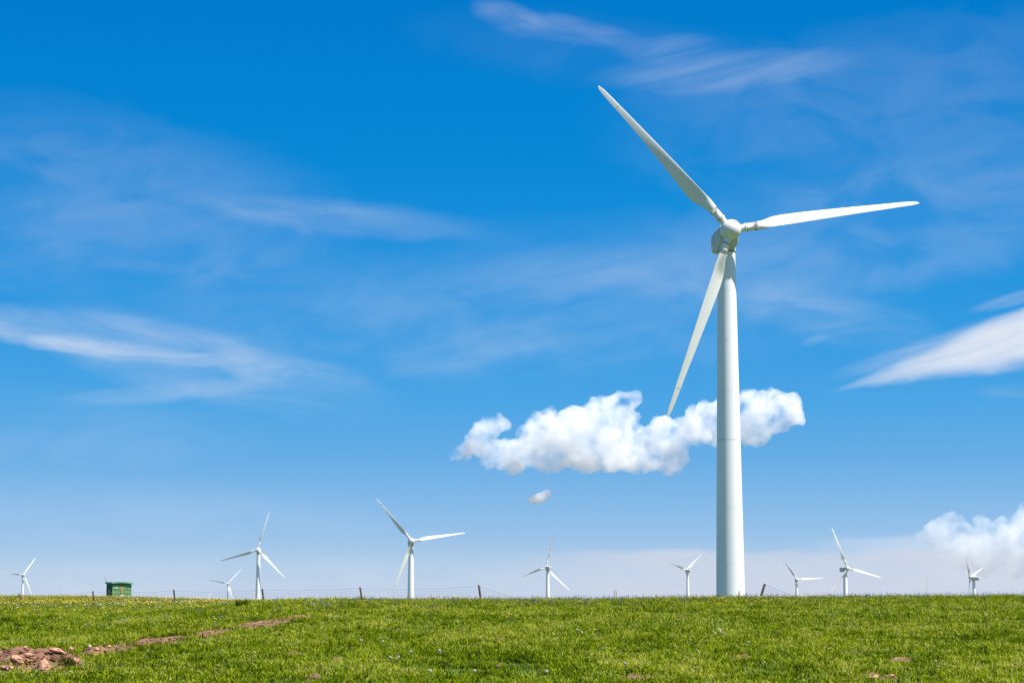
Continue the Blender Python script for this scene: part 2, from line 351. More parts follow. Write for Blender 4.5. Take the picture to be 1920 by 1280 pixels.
def scatter(name, plants, pts, rot, scl, idx, label, cat):
    """one stuff object: a point mesh whose points carry instances of the plants"""
    col = bpy.data.collections.new(name+'_plants')
    for p in plants: col.objects.link(p)
    order = sorted(range(len(plants)), key=lambda i: plants[i].name); inv = {o: k for k, o in enumerate(order)}
    me = bpy.data.meshes.new(name); me.vertices.add(len(pts)); me.vertices.foreach_set('co', np.asarray(pts, dtype=np.float32).ravel())
    for nm, arr, ty in (('rz',rot,'FLOAT'),('sc',scl,'FLOAT')):
        a = me.attributes.new(nm, ty, 'POINT'); a.data.foreach_set('value', np.asarray(arr, dtype=np.float32))
    a = me.attributes.new('pick', 'INT', 'POINT'); a.data.foreach_set('value', np.array([inv[i] for i in idx], dtype=np.int32))
    o = bpy.data.objects.new(name, me); C.objects.link(o)
    ng = bpy.data.node_groups.new(name, 'GeometryNodeTree')
    ng.interface.new_socket('Geometry', in_out='INPUT', socket_type='NodeSocketGeometry'); ng.interface.new_socket('Geometry', in_out='OUTPUT', socket_type='NodeSocketGeometry')
    gi = ng.nodes.new('NodeGroupInput'); go = ng.nodes.new('NodeGroupOutput'); ip = ng.nodes.new('GeometryNodeInstanceOnPoints')
    ci = ng.nodes.new('GeometryNodeCollectionInfo'); ci.inputs['Collection'].default_value = col; ci.inputs['Separate Children'].default_value = True; ci.inputs['Reset Children'].default_value = True
    def na(nm, ty):
        n = ng.nodes.new('GeometryNodeInputNamedAttribute'); n.data_type = ty; n.inputs['Name'].default_value = nm; return n.outputs['Attribute']
    cx = ng.nodes.new('ShaderNodeCombineXYZ'); L = ng.links; L.new(na('rz','FLOAT'), cx.inputs['Z'])
    L.new(gi.outputs[0], ip.inputs['Points']); L.new(ci.outputs[0], ip.inputs['Instance']); ip.inputs['Pick Instance'].default_value = True
    L.new(na('pick','INT'), ip.inputs['Instance Index']); L.new(cx.outputs[0], ip.inputs['Rotation']); L.new(na('sc','FLOAT'), ip.inputs['Scale']); L.new(ip.outputs[0], go.inputs[0])
    md = o.modifiers.new('scatter', 'NODES'); md.node_group = ng
    tag(o, label, cat, kind='stuff'); return o
def field(d0, d1, dens, pxlo=-260, pxhi=2180):
    """random points on the ground between two distances, uniform per square metre"""
    a0 = (pxlo-CX)/F; a1 = (pxhi-CX)/F; area = (a1-a0)*(d1*d1-d0*d0)/2; n = int(area*dens)
    y = np.sqrt(rng.random(n)*(d1*d1-d0*d0)+d0*d0); x = y*(a0+(a1-a0)*rng.random(n)); return x, y
def pxof(x, y): return CX+x/y*F/math.cos(PITCH)
def fbm(x, y, s, seed=0):
    return np.array([mnoise.fractal(Vector((a*s+seed, b*s*.5, seed*1.7)), 1, 2, 4) for a, b in zip(x, y)])
def do_scatter(name, plants, zones, label, cat, wts=None, thin=None, smin=.75, smax=1.3, bare=.35):
    P=[]; 
    for (d0,d1,dens,lo,hi,sc) in zones:
        x, y = field(d0,d1,dens,lo,hi); s = rng.uniform(smin,smax,len(x))*sc
        k = rng.random(len(x)) > soil_mask(x, y)*1.0*(1 if bare else 0)
        if thin is not None: k &= thin(x, y)
        x, y, s = x[k], y[k], s[k]; P.append(np.stack([x, y, height(x,y)-.005, s], 1))
    P = np.vstack(P); n = len(P); idx = rng.choice(len(plants), n, p=wts)
    print(name, n)
    return scatter(name, plants, P[:,:3], rng.uniform(0,2*PI,n), P[:,3], idx, label, cat)
do_scatter('grass', GR, [(26,64,9,-260,2180,1),(64,112,5,-260,2180,1.1),(112,190,1.3,-260,1100,1.5),(190,335,.6,-260,900,1.9),(112,135,2.5,1000,2180,1.2)],
           'short bright green meadow grass covering the slope', 'grass', [.15]*5+[.07,.06,.12], thin=lambda x, y: (fbm(x, y*2, .9, 21) > -.55)|(y > 100))
def clus(thr, s, seed):
    return lambda x, y: fbm(x, y, s, seed) > thr
do_scatter('leafy_weeds', WD, [(30,100,.22,-260,2180,1)], 'broad leaved weeds scattered through the meadow grass', 'weeds', thin=clus(-.05,.35,3))
do_scatter('yellow_flowers', FY, [(120,330,.5,-260,900,1.5),(60,120,.10,-260,2180,1),(90,104,.5,-260,2180,1)], 'tiny yellow wildflowers thick in the far field at left', 'flowers', thin=clus(-.12,.12,9))
do_scatter('white_flowers', FW, [(34,110,.07,-260,2180,.9),(110,300,.15,-260,900,1.6)], 'tiny white wildflowers dotted over the meadow', 'flowers', thin=clus(-.1,.2,5))
do_scatter('blue_flowers', FB, [(64,125,.10,-260,760,1.0),(92,112,.3,700,2180,.9)], 'blue violet wildflowers along the brow of the slope', 'flowers', thin=clus(0,.16,14))
do_scatter('flower_stalks', FS, [(86,125,.8,600,2180,.85),(95,125,.3,-260,600,.8)], 'thin dark flower stalks along the skyline of the slope', 'stalks')

def single(name, plant, px, py, sc, label, cat, group=None, lift=0):
    p = hit(px, py); o = bpy.data.objects.new(name, plant.data); C.objects.link(o); o.location = p+Vector((0,0,lift)); o.scale = (sc,)*3
    o.rotation_euler = (0,0,random.uniform(0,6)); return tag(o, label, cat, group)
big = leafy('leafy_plant', 120, .30, .18, .13, .45, 1.0, True)
single('leafy_plant', big, 1352, 1194, 1.25, 'large pale leaved weed standing out on the right half of the slope', 'plant')
mid = leafy('leafy_plant', 60, .22, .08, .11, .55, 1.0, True)
for q, (px, py, lb) in enumerate([(672,1197,'grey green leafy weed left of two on the middle slope below a dark grass patch'),(722,1199,'grey green leafy weed right of two on the middle slope'),(1122,1192,'pale leafy weed low in the middle of the slope, left of the largest weed')]):
    single('leafy_plant', mid, px, py, 1.0, lb, 'plant', 'pale leafy weeds in the grass')
drk = clump('grass_tuft', 110, .20, .18, .34, .009, .015, .8, .12, .4, M['grass'], .02)
single('grass_tuft', drk, 126, 1246, .8, 'dark green grass tuft growing at the right end of the bare earth', 'grass tuft')
single('grass_tuft', drk, 455, 1138, 1.6, 'dark bushy grass tuft on the skyline left of a white turbine', 'grass tuft')

# dandelion clocks
def dandelion():
    t = empty('dandelion')
    bm = bmesh.new(); tube(bm, [(0,0,0),(.01,0,.09),(.0,0,.19)], .004, 6); obj('stem', bm, M['stem'], t)
    bm = bmesh.new(); bmesh.ops.create_icosphere(bm, subdivisions=1, radius=.008, matrix=Matrix.Translation((0,0,.195)))
    for k in range(90):
        z = 1-2*(k+.5)/90; a = k*2.39996; r = math.sqrt(1-z*z); d = Vector((r*math.cos(a), r*math.sin(a), z)); u = d.orthogonal().normalized(); v = d.cross(u); c = Vector((0,0,.2))
        p0 = bm.verts.new(c+d*.010); tips = [bm.verts.new(c+d*.034+(u*math.cos(b)+v*math.sin(b))*.007) for b in (0,2.1,4.2)]
        bm.faces.new((p0,tips[0],tips[1])); bm.faces.new((p0,tips[1],tips[2])); bm.faces.new(tips)
    obj('seed_head', bm, M['fluff'], t); return t
DN = [(806,1257,'larger of two round white dandelion clocks low in the middle foreground, left one'),(890,1257,'round white dandelion clock low in the middle foreground, right of its pair'),(1025,1258,'round white dandelion clock below the middle of the slope, alone'),
 (732,1232,'left of two close white dandelion clocks in the middle foreground'),(747,1231,'right of two close white dandelion clocks in the middle foreground'),(770,1221,'white dandelion clock above and right of two close ones'),(824,1219,'white dandelion clock highest of those at mid slope'),
 (677,1200,'small white dandelion clock beside the left grey green weed'),(718,1202,'small white dandelion clock beside the right grey green weed'),(1172,1243,'slim white dandelion clock in the foreground, right of the lone one'),(1404,1203,'white dandelion clock right of the large pale leaved weed'),
 (1082,1180,'left of two small white dandelion clocks on the upper slope'),(1091,1185,'right of two small white dandelion clocks on the upper slope')]
d0 = dandelion(); kids0 = list(d0.children)
for k, (px, py, lb) in enumerate(DN):
    if k == 0: t = d0
    else:
        t = d0.copy(); C.objects.link(t)
        for ch in kids0: c = ch.copy(); C.objects.link(c); c.parent = t
    p = hit(px, py+16); t.location = p; s = (at(px, py, p.y).z-p.z)/.2; t.scale = (1.05,1.05,max(.7, s))
    for ch in t.children:
        if ch.name.startswith('seed_head'): ch.scale = (1,1,1/max(.7, s)); ch.location = (0,0,.2-.2/max(.7, s)); t.rotation_euler = (0,0,random.uniform(0,6)); tag(t, lb, 'dandelion', 'white dandelion clocks in the grass')
FP1 = fproto('purple_one','purple', 1,.01,.16,.20,.034, flat=.8)
for (px, py, lb) in [(933,1270,'bright purple flower at the bottom edge right of a dandelion clock'),(1605,1163,'purple flower high on the right part of the slope'),(1902,1266,'purple flower in the bottom right corner'),(1783,1170,'dull purple flower near the upper slope at right'),(1686,1206,'dark purple flower at mid slope on the right'),(14,1276,'purple flower in the bottom left corner below the bare earth'),(1887,1172,'purple flower near the right edge on the upper slope')]:
    single('purple_flower', FP1, px, py, 1.15, lb, 'flower', 'purple flowers in the grass')

# ------------------------------------------------------------------ rocks on the bare earth
def rock(px, py, wpx, hpx, label, m='rock', seed=0, flat=.6, lean=.5):
    p = hit(px, py+hpx*.5); s = p.y/F; bm = bmesh.new()
    bmesh.ops.create_icosphere(bm, subdivisions=3, radius=1)
    for v in bm.verts:
        n = v.co.normalized(); n2 = Vector((round(n.x*1.6)/1.6, round(n.y*1.6)/1.6, round(n.z*1.6)/1.6))
        c = n.lerp(n2, .35); c *= 1+.28*mnoise.noise(n*1.7+Vector((seed*3.1,0,0)))+.10*mnoise.noise(n*5+Vector((seed,0,0)))
        v.co = Vector((c.x*wpx*.5*s, c.y*wpx*.5*s*flat, c.z*hpx*.5*s))
    o = obj('rock', bm, M[m]); o.location = p+Vector((0,0,hpx*.5*s*.8)); o.rotation_euler = (random.uniform(-.15,.1), random.uniform(-lean,lean)*.4, random.uniform(-.5,.5))
    return tag(o, label, 'rock', 'reddish rocks on the bare earth')
rock(80,1248,25,29,'largest upright pale red rock in the middle of the bare earth', seed=1, flat=.7)
rock(31,1237,27,13,'slanting flat red rock left of the largest rock', seed=2, lean=1.2)
rock(54,1227,19,6,'thin flat red slab above and left of the largest rock', seed=3)
rock(105,1218,30,9,'long low red rock along the back edge of the bare earth', seed=4)
rock(133,1216,13,10,'blocky red rock at the back right corner of the bare earth', seed=5)
rock(47,1214,9,7,'small ochre rock on the back edge of the bare earth', seed=6)
rock(12,1250,26,7,'low red rock at the left edge of the photo', seed=7)
rock(140,1238,14,12,'round brown stone at the right end of the bare earth', seed=8)
rock(55,1240,14,5,'small flat stone between the slanting rock and the largest rock', seed=9)
rock(46,1259,14,6,'small pink stone at the front edge of the bare earth', seed=10)
rock(168,1211,8,8,'small pale grey stone beside the start of the eroded strip', 'rock_pale', seed=11)
rock(181,1217,10,7,'pink stone in the grass just right of the pale grey stone', seed=12)
rock(205,1211,9,5,'tiny tan stone at the start of the eroded strip', seed=13)
rock(588,1270,13,9,'dark red brown clod in the middle foreground', 'soil', seed=14)
rock(1640,1268,16,7,'low red clod at the bottom edge on the right', 'rock', seed=15)
rock(1672,1267,11,6,'smaller red clod right of the low red clod at bottom', 'rock', seed=16)
def clods():
    bm = bmesh.new(); 
    for k in range(420):
        if k < 240: px, py = random.uniform(-30,155), random.uniform(1216,1262)
        else:
            q = random.uniform(0, len(BERM_PX)-1.001); a, b = BERM_PX[int(q)], BERM_PX[int(q)+1]; t = q-int(q); px = a[0]+(b[0]-a[0])*t+random.uniform(-12,12); py = a[1]+(b[1]-a[1])*t+random.uniform(-4,3)
        p = hit(px, py); s = random.uniform(.010,.046); q = bmesh.ops.create_icosphere(bm, subdivisions=1, radius=1)
        for v in q['verts']: v.co = Vector((v.co.x*s*random.uniform(.7,1.5), v.co.y*s, v.co.z*s*.6*random.uniform(.7,1.3)))+p+Vector((0,0,s*.3))
    o = obj('earth_clods', bm, M['soil']); tag(o, 'crumbled reddish clods of earth on the bare ground', 'earth clods', kind='stuff')
clods()
# rusty wire lying across the grass
bm = bmesh.new(); wp = []
for (px, py) in [(-60,1263),(0,1263),(50,1262),(90,1260),(150,1257),(190,1250),(240,1245),(290,1243),(340,1246),(390,1255),(450,1269),(500,1282)]:
    p = hit(px, py+7); p = at(px, py, p.y); wp.append(p)
tube(bm, wp, .006, 6)
for a, b in zip(wp, wp[1:]):
    n = max(1,int((b-a).length/.25))
    for k in range(n):
        c = a.lerp(b,(k+.5)/n); d = Vector((random.uniform(-1,1),random.uniform(-1,1),random.uniform(-1,1))).normalized()*.03; tube(bm, [c-d,c+d], .003, 4)
tag(obj('barbed_wire', bm, M['rust']), 'rusty barbed wire strand arching through the grass below the bare earth', 'barbed wire')

# ------------------------------------------------------------------ wind turbines
def make_tower():
    H = HUBH-2.78; prof = []; seams = [6.0,14.5,25.2,33,41,49]
    def rad(h): return 2.27+(1.40-2.27)*h/H
    prof.append((-3, 2.27)); h = 0
    kinds = [0]
    for k, s in enumerate(seams):
        e = .025 if s == 25.2 else .02
        prof += [(s-e, rad(s)), (s-e+.002, rad(s)+.008), (s+e-.002, rad(s)+.008), (s+e, rad(s))]; kinds += [1,2 if s == 25.2 else 1,1,0]
    prof.append((H, rad(H)))
    bm = bmesh.new(); n = 64; rs = []
    for hh, r in prof: rs.append([Vector((r*math.cos(2*PI*i/n), r*math.sin(2*PI*i/n), hh)) for i in range(n)])
    vs = [[bm.verts.new(p) for p in r] for r in rs]
    for q, (a, b) in enumerate(zip(vs, vs[1:])):
        for i in range(n):
            f = bm.faces.new((a[i], a[(i+1)%n], b[(i+1)%n], b[i])); f.smooth = True
            if kinds[q] or (q+1 < len(kinds) and False): f.material_index = kinds[q]
    bm.faces.new(vs[-1])
    me = bpy.data.meshes.new('tower'); bm.normal_update(); bm.to_mesh(me); bm.free(); me.set_sharp_from_angle(angle=math.radians(38))
    for m in (M['tower'], M['seam'], M['grime']): me.materials.append(m)
    return me
def airfoil(n=28):
    pts = []
    for i in range(n):
        t = 2*PI*i/n; x = .5*(1+math.cos(t))      # 1 = leading edge
        s = math.sin(t); xe = 1-x
        th = .5*(1.4845*math.sqrt(max(xe,0))-.63*xe-1.758*xe**2+1.4215*xe**3-.5180*xe**4)*2
        pts.append((x, (1 if s >= 0 else -1)*th*.5*(1.15 if s < 0 else .85)))
    return pts
AF = airfoil()
def make_blade(stained=0):
    n = len(AF); rs = []; info = []
    st = [(1.0,0),(2.25,0),(2.26,1),(2.42,1),(2.52,0),(3.64,0),(3.65,2),(3.72,2),(3.84,3)]
    for r, k in st:
        R_ = {0:.60,1:.74,2:.70,3:.72}[k] + (.04 if 2.43 <= r <= 3.65 else 0)
        rs.append([Vector((R_*math.cos(2*PI*i/n), -R_*math.sin(2*PI*i/n), r)) for i in range(n)]); info.append(k)
    R = R_BLADE; zs = [4.3,5.0,5.8,6.6,7.4,8.2,9.2,10.5,12,14,16,18,20,22,24,26.3,26.75,26.82,27.4,28.4,29.2,29.8,30.3,30.7,31.05,31.2,31.35,31.44,R_BLADE]
    for z in zs:
        b = float(sstep(3.8, 7.6, z)); ch = float(np.interp(z, [3.8,5,6.2,7.6,9,12,18,24,28.8,30.3,31.05,31.35,R_BLADE], [1.44,1.62,2.12,2.42,2.34,2.02,1.50,1.06,.80,.66,.46,.26,.05]))
        le = float(np.interp(z, [3.8,7.6,R_BLADE-1.2,R_BLADE], [.72,.70,.16,-.02])); tc = float(np.interp(z, [3.8,7.6,12,20,R_BLADE], [1,.34,.26,.2,.16])); tw = math.radians(float(np.interp(z, [3.8,7.6,12,20,R_BLADE], [38,35,25,16,10])))
        ring = []
        for i in range(n):
            ax, ay = AF[i]; cx = le-ch*(1-ax); cy = ay*ch*tc*1.0
            a = 2*PI*i/n; ox, oy = .72*math.cos(a), .72*math.sin(a)
            X = ox*(1-b)+cx*b; Y = oy*(1-b)+cy*b
            # twist about the pitch axis: leading edge towards the wind (-y)
            X2 = X*math.cos(tw*b)+Y*math.sin(tw*b)*0+0; 
            X2 = X*math.cos(tw*b)-(-Y)*math.sin(tw*b)*-1; Y2 = -(X*math.sin(tw*b)+(-Y)*math.cos(tw*b))
            ring.append(Vector((X2, Y2+.0023*z*z, z)))
        rs.append(ring); info.append(4)
    bm = bmesh.new(); vs = [[bm.verts.new(p) for p in r] for r in rs]; nst = len(st)
    for q, (a, b) in enumerate(zip(vs, vs[1:])):
        for i in range(n):
            f = bm.faces.new((a[i], a[(i+1)%n], b[(i+1)%n], b[i])); f.smooth = True
            z0 = rs[q][0].z
            if abs(z0-26.75) < .01 and 4 < i < 24: f.material_index = 1
            if q == 7: f.material_index = 1
            if q == 3: f.material_index = 1
            if stained and abs(z0-26.82) < .01 and i % 7 in (1,2,3): f.material_index = 1
            if stained == 2 and z0 in (10.5,16,22) and i in (5,6,18,19): f.material_index = 2
    bm.faces.new(vs[-1]); bm.faces.new(vs[0][::-1])
    me = bpy.data.meshes.new('blade'); bmesh.ops.recalc_face_normals(bm, faces=bm.faces); bm.to_mesh(me); bm.free(); me.set_sharp_from_angle(angle=math.radians(45))
    for m in (M['blade'], M['grime'], M['weathered_wood']): me.materials.append(m)
    return me
def make_nacelle():
    bm = bmesh.new(); n = 32; rs = []
    def sect(y, hw, zt, zb, p=3.6):
        out = []
        for i in range(n):
            a = 2*PI*i/n; c, s = math.cos(a), math.sin(a); X = hw*math.copysign(abs(c)**(2/p), c); Zc = (zt+zb)/2; Z = Zc+(zt-zb)/2*math.copysign(abs(s)**(2/p), s); out.append(Vector((X, y, Z)))
        return out
    for y, hw, zt, zb, p in [(1.05,1.25,1.25,-1.35,2.2),(1.2,1.50,1.45,-2.0,2.4),(1.7,1.64,1.55,-2.60,2.8),(4.4,1.60,1.58,-2.62,3.0),(5.2,1.52,1.58,-2.15,3.6),(7.6,1.36,1.50,-1.95,4.2),(8.6,1.24,1.40,-1.80,4.2),(8.85,1.0,1.2,-1.5,4)]:
        rs.append(sect(y,hw,zt,zb,p))
    rings(bm, rs)
    return bm
def make_skirt():
    bm = bmesh.new(); lathe(bm, [(-2.86,1.46),(-2.70,1.46),(-2.69,1.50),(-2.5,1.52),(-1.7,1.5),(-1.2,1.4)], 40, mi=lambda q,i: 1 if q == 0 else 0); return bm
def make_hub():
    bm = bmesh.new(); lathe(bm, [(1.02,1.45),(.9,1.52),(.3,1.60),(-.35,1.60),(-.8,1.50),(-1.2,1.25),(-1.5,.92),(-1.68,.52),(-1.74,.2),(-1.75,.02)], 40, 'y'); return bm
def make_turbine(stained=0):
    t = empty('wind_turbine'); me = make_tower(); tw = bpy.data.objects.new('tower', me); C.objects.link(tw); tw.parent = t
    piv = Vector((0, -OVER, HUBH+OVER*math.sin(AX_TILT)))
    T = Matrix.Translation(piv) @ Matrix.Rotation(-AX_TILT, 4, 'X')
    na = obj('nacelle', make_nacelle(), [M['nacelle']], t, True); na.matrix_local = T
    sk = obj('yaw_collar', make_skirt(), [M['nacelle'], M['rubber']], na, True); sk.matrix_local = T.inverted() @ Matrix.Translation((0,0,HUBH))
    # rear vents and hatch lines on the cover
    bm = bmesh.new()
    for k in range(5): box(bm, -1.60,-1.52, 5.2,6.6, -.9+k*.3, -.8+k*.3)
    v = obj('vent', bm, M['seam'], na)
    bm = bmesh.new(); tube(bm, [(.5,7.2,1.5),(.5,7.2,2.5)], .05); tube(bm, [(.2,7.2,2.4),(.8,7.2,2.4)], .04); obj('wind_vane', bm, M['seam'], na)
    hb = obj('hub', make_hub(), [M['blade']], t, True); hb.matrix_local = T
    bmesh_ = make_blade(0)
    for k in range(3):
        b = bpy.data.objects.new('blade', bmesh_); C.objects.link(b); b.parent = t; b['k'] = k
    return t, T
proto_t, PT = make_turbine()
BL = {0: [c for c in proto_t.children if 'k' in c.keys()][0].data, 1: make_blade(1), 2: make_blade(2)}
kids = list(proto_t.children); sub = {c: list(c.children) for c in kids}
def place(t, chs, base, yaw, rot, st):
    t.location = base; t.rotation_euler = (0,0,math.radians(yaw)); k = 0
    for c in chs:
        if c.name.startswith('blade'):
            c.matrix_local = PT @ Matrix.Rotation(math.radians(rot+120*k), 4, 'Y'); c.data = BL[st]
            if t is proto_t and k == 0: c.matrix_local = PT @ Matrix.Rotation(math.radians(rot), 4, 'Y') @ Matrix.Diagonal((1,1,1.03,1))
            k += 1
first = True
allT = [((mb.x,mb.y,mb.z), 7.5, 79.8, 0, 'huge white wind turbine nearest the camera, towering over all the others')]
for (px, py, D, yaw, rot, st, lb) in FT:
    b = base_of(px, py, D, yaw); allT.append(((b.x,b.y,b.z), yaw, rot, st, lb))
for k, (loc, yaw, rot, st, lb) in enumerate(allT):
    if k == 0: t, chs = proto_t, kids
    else:
        t = proto_t.copy(); C.objects.link(t); chs = []
        for ch in kids:
            c = ch.copy(); C.objects.link(c); c.parent = t; chs.append(c)
            for g in sub[ch]: d = g.copy(); C.objects.link(d); d.parent = c
    place(t, chs, Vector(loc), yaw, rot, st); tag(t, lb, 'wind turbine', 'wind turbines of the wind farm')
for o in C.objects:
    if 'k' in o.keys(): del o['k']

# small grey marker post in front of the big tower
p = at(1386.3, 1124, 200); bm = bmesh.new(); z0 = hgt(p.x, p.y)
top = at(1386.6, 1106.5, 200).z
lathe(bm, [(-.3,.10),(top-z0-.35,.09),(top-z0,.03)], 12); o = obj('marker_post', bm, M['concrete']); o.location = (p.x, p.y, z0); tag(o, 'thin pointed grey marker post in front of the big tower base', 'post')

# ------------------------------------------------------------------ fence
FD = 178.0
fence = empty('wire_fence', (0,0,0)); tag(fence, 'low wire mesh fence with leaning wooden posts along the skyline', 'fence')
POSTS = [(-112,1116,-107,1140,2.0),(35.8,1111.7,40.8,1137,2.4),(174,1107.5,176.7,1134,2.4),(325.6,1104.7,328.4,1133.5,2.6),(491.5,1102.8,495,1132,2.8),(675,1100,679.6,1131,3.0),(897.7,1096,902,1131,3.4)]
tops = []
for (tx,ty,bx,by,w) in POSTS:
    T_ = at(tx,ty,FD); B_ = at(bx,by,FD); g = hgt(B_.x,B_.y); d = (T_-B_).normalized(); B_ = T_-d*((T_.z-g)/d.z+.3)
    r = w*1.25/2/F*FD; bm = bmesh.new(); tube(bm, [B_, B_.lerp(T_,.5)+Vector((r*.2,0,0)), T_-d*.01, T_], [r*1.05,r,r*.95,r*.8], 8); obj('post', bm, M['weathered_wood'], fence); tops.append((T_, B_))
def span(bm, a, b, hs, sag, nv, rt=.010, rn=.0055, zig=0):
    (ta, ba), (tb, bb) = a, b
    def P(t, h):
        A = ba+(ta-ba)*h; B = bb+(tb-bb)*h; p = A.lerp(B, t); p.z -= sag*4*t*(1-t)*(h)+.015*math.sin(t*17+h*9); return p
    for q, h in enumerate(hs): tube(bm, [P(t/14, h)+Vector((0,-.08,0)) for t in range(15)], rt if q == 0 else rn, 4)
    for k in range(1, nv): tube(bm, [P(k/nv, h)+Vector((0,-.08,0)) for h in hs[1:]], rn*.8, 4)
for k in range(6):
    bm = bmesh.new(); hs = [.93,.80,.68,.56,.44,.32] if k >= 2 else [.93,.80]
    span(bm, tops[k], tops[k+1], hs, .10+.05*(k%2), 26 if k >= 2 else 0); obj('wire_mesh', bm, M['wire'], fence)
# fence drops over the brow to the right of the last post
def drop(a, px, py, D):
    e = at(px, py, D); g = Vector((e.x, e.y, e.z-1.2)); return (e, g)
bm = bmesh.new(); span(bm, tops[6], drop(0, 1010, 1131, 185), [.93,.80,.68,.56,.44,.32], .02, 12); obj('wire_mesh', bm, M['wire'], fence)
# right-hand fence with the strongly leaning post
fr = empty('wire_fence'); tag(fr, 'end of a wire fence on a dark post leaning right, wires dropping over the brow', 'fence')
FD2 = 150.0; T_ = at(1434.3,1094,FD2); B_ = at(1425,1123,FD2); d = (T_-B_).normalized(); g = hgt(B_.x,B_.y); B2 = T_-d*((T_.z-g)/d.z+.3); r = 4.6/2/F*FD2
bm = bmesh.new(); tube(bm, [B2, T_-d*.01, T_], [r*1.05,r,r*.8], 10); obj('post', bm, M['weathered_wood'], fr)
e = at(1512,1124,FD2+6); bm = bmesh.new(); span(bm, (T_,B_), (e, e-Vector((0,0,1.0))), [.95,.78,.62,.47,.33,.2], .03, 9, .010, .006); obj('wire_mesh', bm, M['wire'], fr)
# pale stakes on the skyline in the middle
D3 = 170.0; st = empty('wooden_stakes'); tag(st, 'two pale wooden stakes leaning together on the skyline left of the big tower', 'stakes')
for (tx,ty,bx) in [(1153.2,1105,1150.2),(1156,1107,1154.5)]:
    T_ = at(tx,ty,D3); B_ = at(bx,1127,D3); g = hgt(B_.x,B_.y); B_.z = min(B_.z, g-.2); bm = bmesh.new(); tube(bm, [B_, T_], [.05,.04], 6); obj('stake', bm, M['pale_wood'], st)

# ------------------------------------------------------------------ green shed
SD = 312.0; sc = SD/F; p = at(210.5, 1122, SD); gz = hgt(p.x, p.y)
sh = empty('transformer_shed', (p.x, p.y, gz), math.radians(33)); tag(sh, 'small green metal transformer shed with an orange emblem, standing in the field at left', 'shed')
WF, DP, HH = 2.9, 2.1, at(213,1094.5,SD).z-gz
bm = bmesh.new(); box(bm, 0, WF, 0, DP, -.3, HH)
for k in range(7): x = WF*k/6; box(bm, x-.03+(.03 if k==0 else 0)-(0 if k else .03), x+.03, -.045, .002, .05, HH-.05)
for z in (.75, 1.35): box(bm, .05, WF-.05, -.03, .001, z-.02, z+.02)
body = obj('wall', bm, M['green_light'], sh)
bm = bmesh.new(); box(bm, -.05, -.003, -.02, DP, .02, HH-.003)
for k in range(8): box(bm, -.085, -.05, .05+k*.28, .12+k*.28, .1, HH-.1)
obj('side_panel', bm, M['green_dark'], sh)  # side turned from the sun, its shade painted in as darker green
bm = bmesh.new(); box(bm, -.04, WF+.04, -.06, DP+.04, -.3, .09); obj('plinth', bm, M['concrete'], sh)
bm = bmesh.new(); rs = []
for k in range(9):
    t = k/8; x = -.22+(WF+.44)*t; zz = HH+.30+.12*math.sin(PI*t)-.12*t
    rs.append([Vector((x,-.25,zz-.2)),Vector((x,DP+.25,zz-.2)),Vector((x,DP+.25,zz)),Vector((x,-.25,zz))])
rings(bm, rs); obj('roof', bm, M['green_roof'], sh)
bm = bmesh.new(); box(bm, -.1, WF+.06, -.10, DP+.08, HH-.002, HH+.12); obj('eave', bm, M['green_dark'], sh)
bm = bmesh.new(); pts = []
for k in range(20): a = 2*PI*k/20; pts.append(Vector((WF*.50+.24*math.cos(a)*(1+.25*math.sin(a)), -.055, 1.28+.48*math.sin(a))))
q = [bm.verts.new(v) for v in pts]; f = bm.faces.new(q); ex = bmesh.ops.extrude_face_region(bm, geom=[f]); bmesh.ops.translate(bm, verts=[v for v in ex['geom'] if isinstance(v, bmesh.types.BMVert)], vec=(0,-.012,0))
em = obj('emblem', bm, M['emblem'], sh)
bm = bmesh.new(); 
for z in (1.08,1.28,1.48): box(bm, WF*.5-.17, WF*.5+.17, -.075, -.069, z-.02, z+.02)
obj('emblem_bars', bm, M['grime'], em)
bm = bmesh.new(); box(bm, WF*.42, WF*.62, -.07, -.05, .42, .60); obj('sign', bm, M['sign_white'], sh)
bm = bmesh.new(); box(bm, .25, .85, -.07, -.05, 1.55, 1.66); obj('sign', bm, M['sign_white'], sh)
bm = bmesh.new(); box(bm, -.10,-.086, .8,1.25, 1.25,1.38); box(bm, -.10,-.086, .8,1.25, 1.05,1.16); obj('sign', bm, M['sign_white'], sh)
tag(bpy.data.objects['sign'])
# dark bush by the fence
single('grass_tuft', drk, 160, 1124, 2.0, 'tiny dark tuft on the skyline between a fence post and the green shed', 'grass tuft')

# ------------------------------------------------------------------ light
SUN_AZ_RIGHT = 66; SUN_EL = 61; EXPO = .74; EXK = 2**EXPO
a = math.radians(SUN_AZ_RIGHT); el = math.radians(SUN_EL)
to_sun = Vector((math.sin(a)*math.cos(el), -math.cos(a)*math.cos(el), math.sin(el)))
sl = bpy.data.lights.new('sun', 'SUN'); sl.energy = 5.0; sl.angle = math.radians(.53); sl.color = (1,.965,.91)
so = bpy.data.objects.new('sun', sl); C.objects.link(so); so.rotation_euler = to_sun.to_track_quat('Z','Y').to_euler()

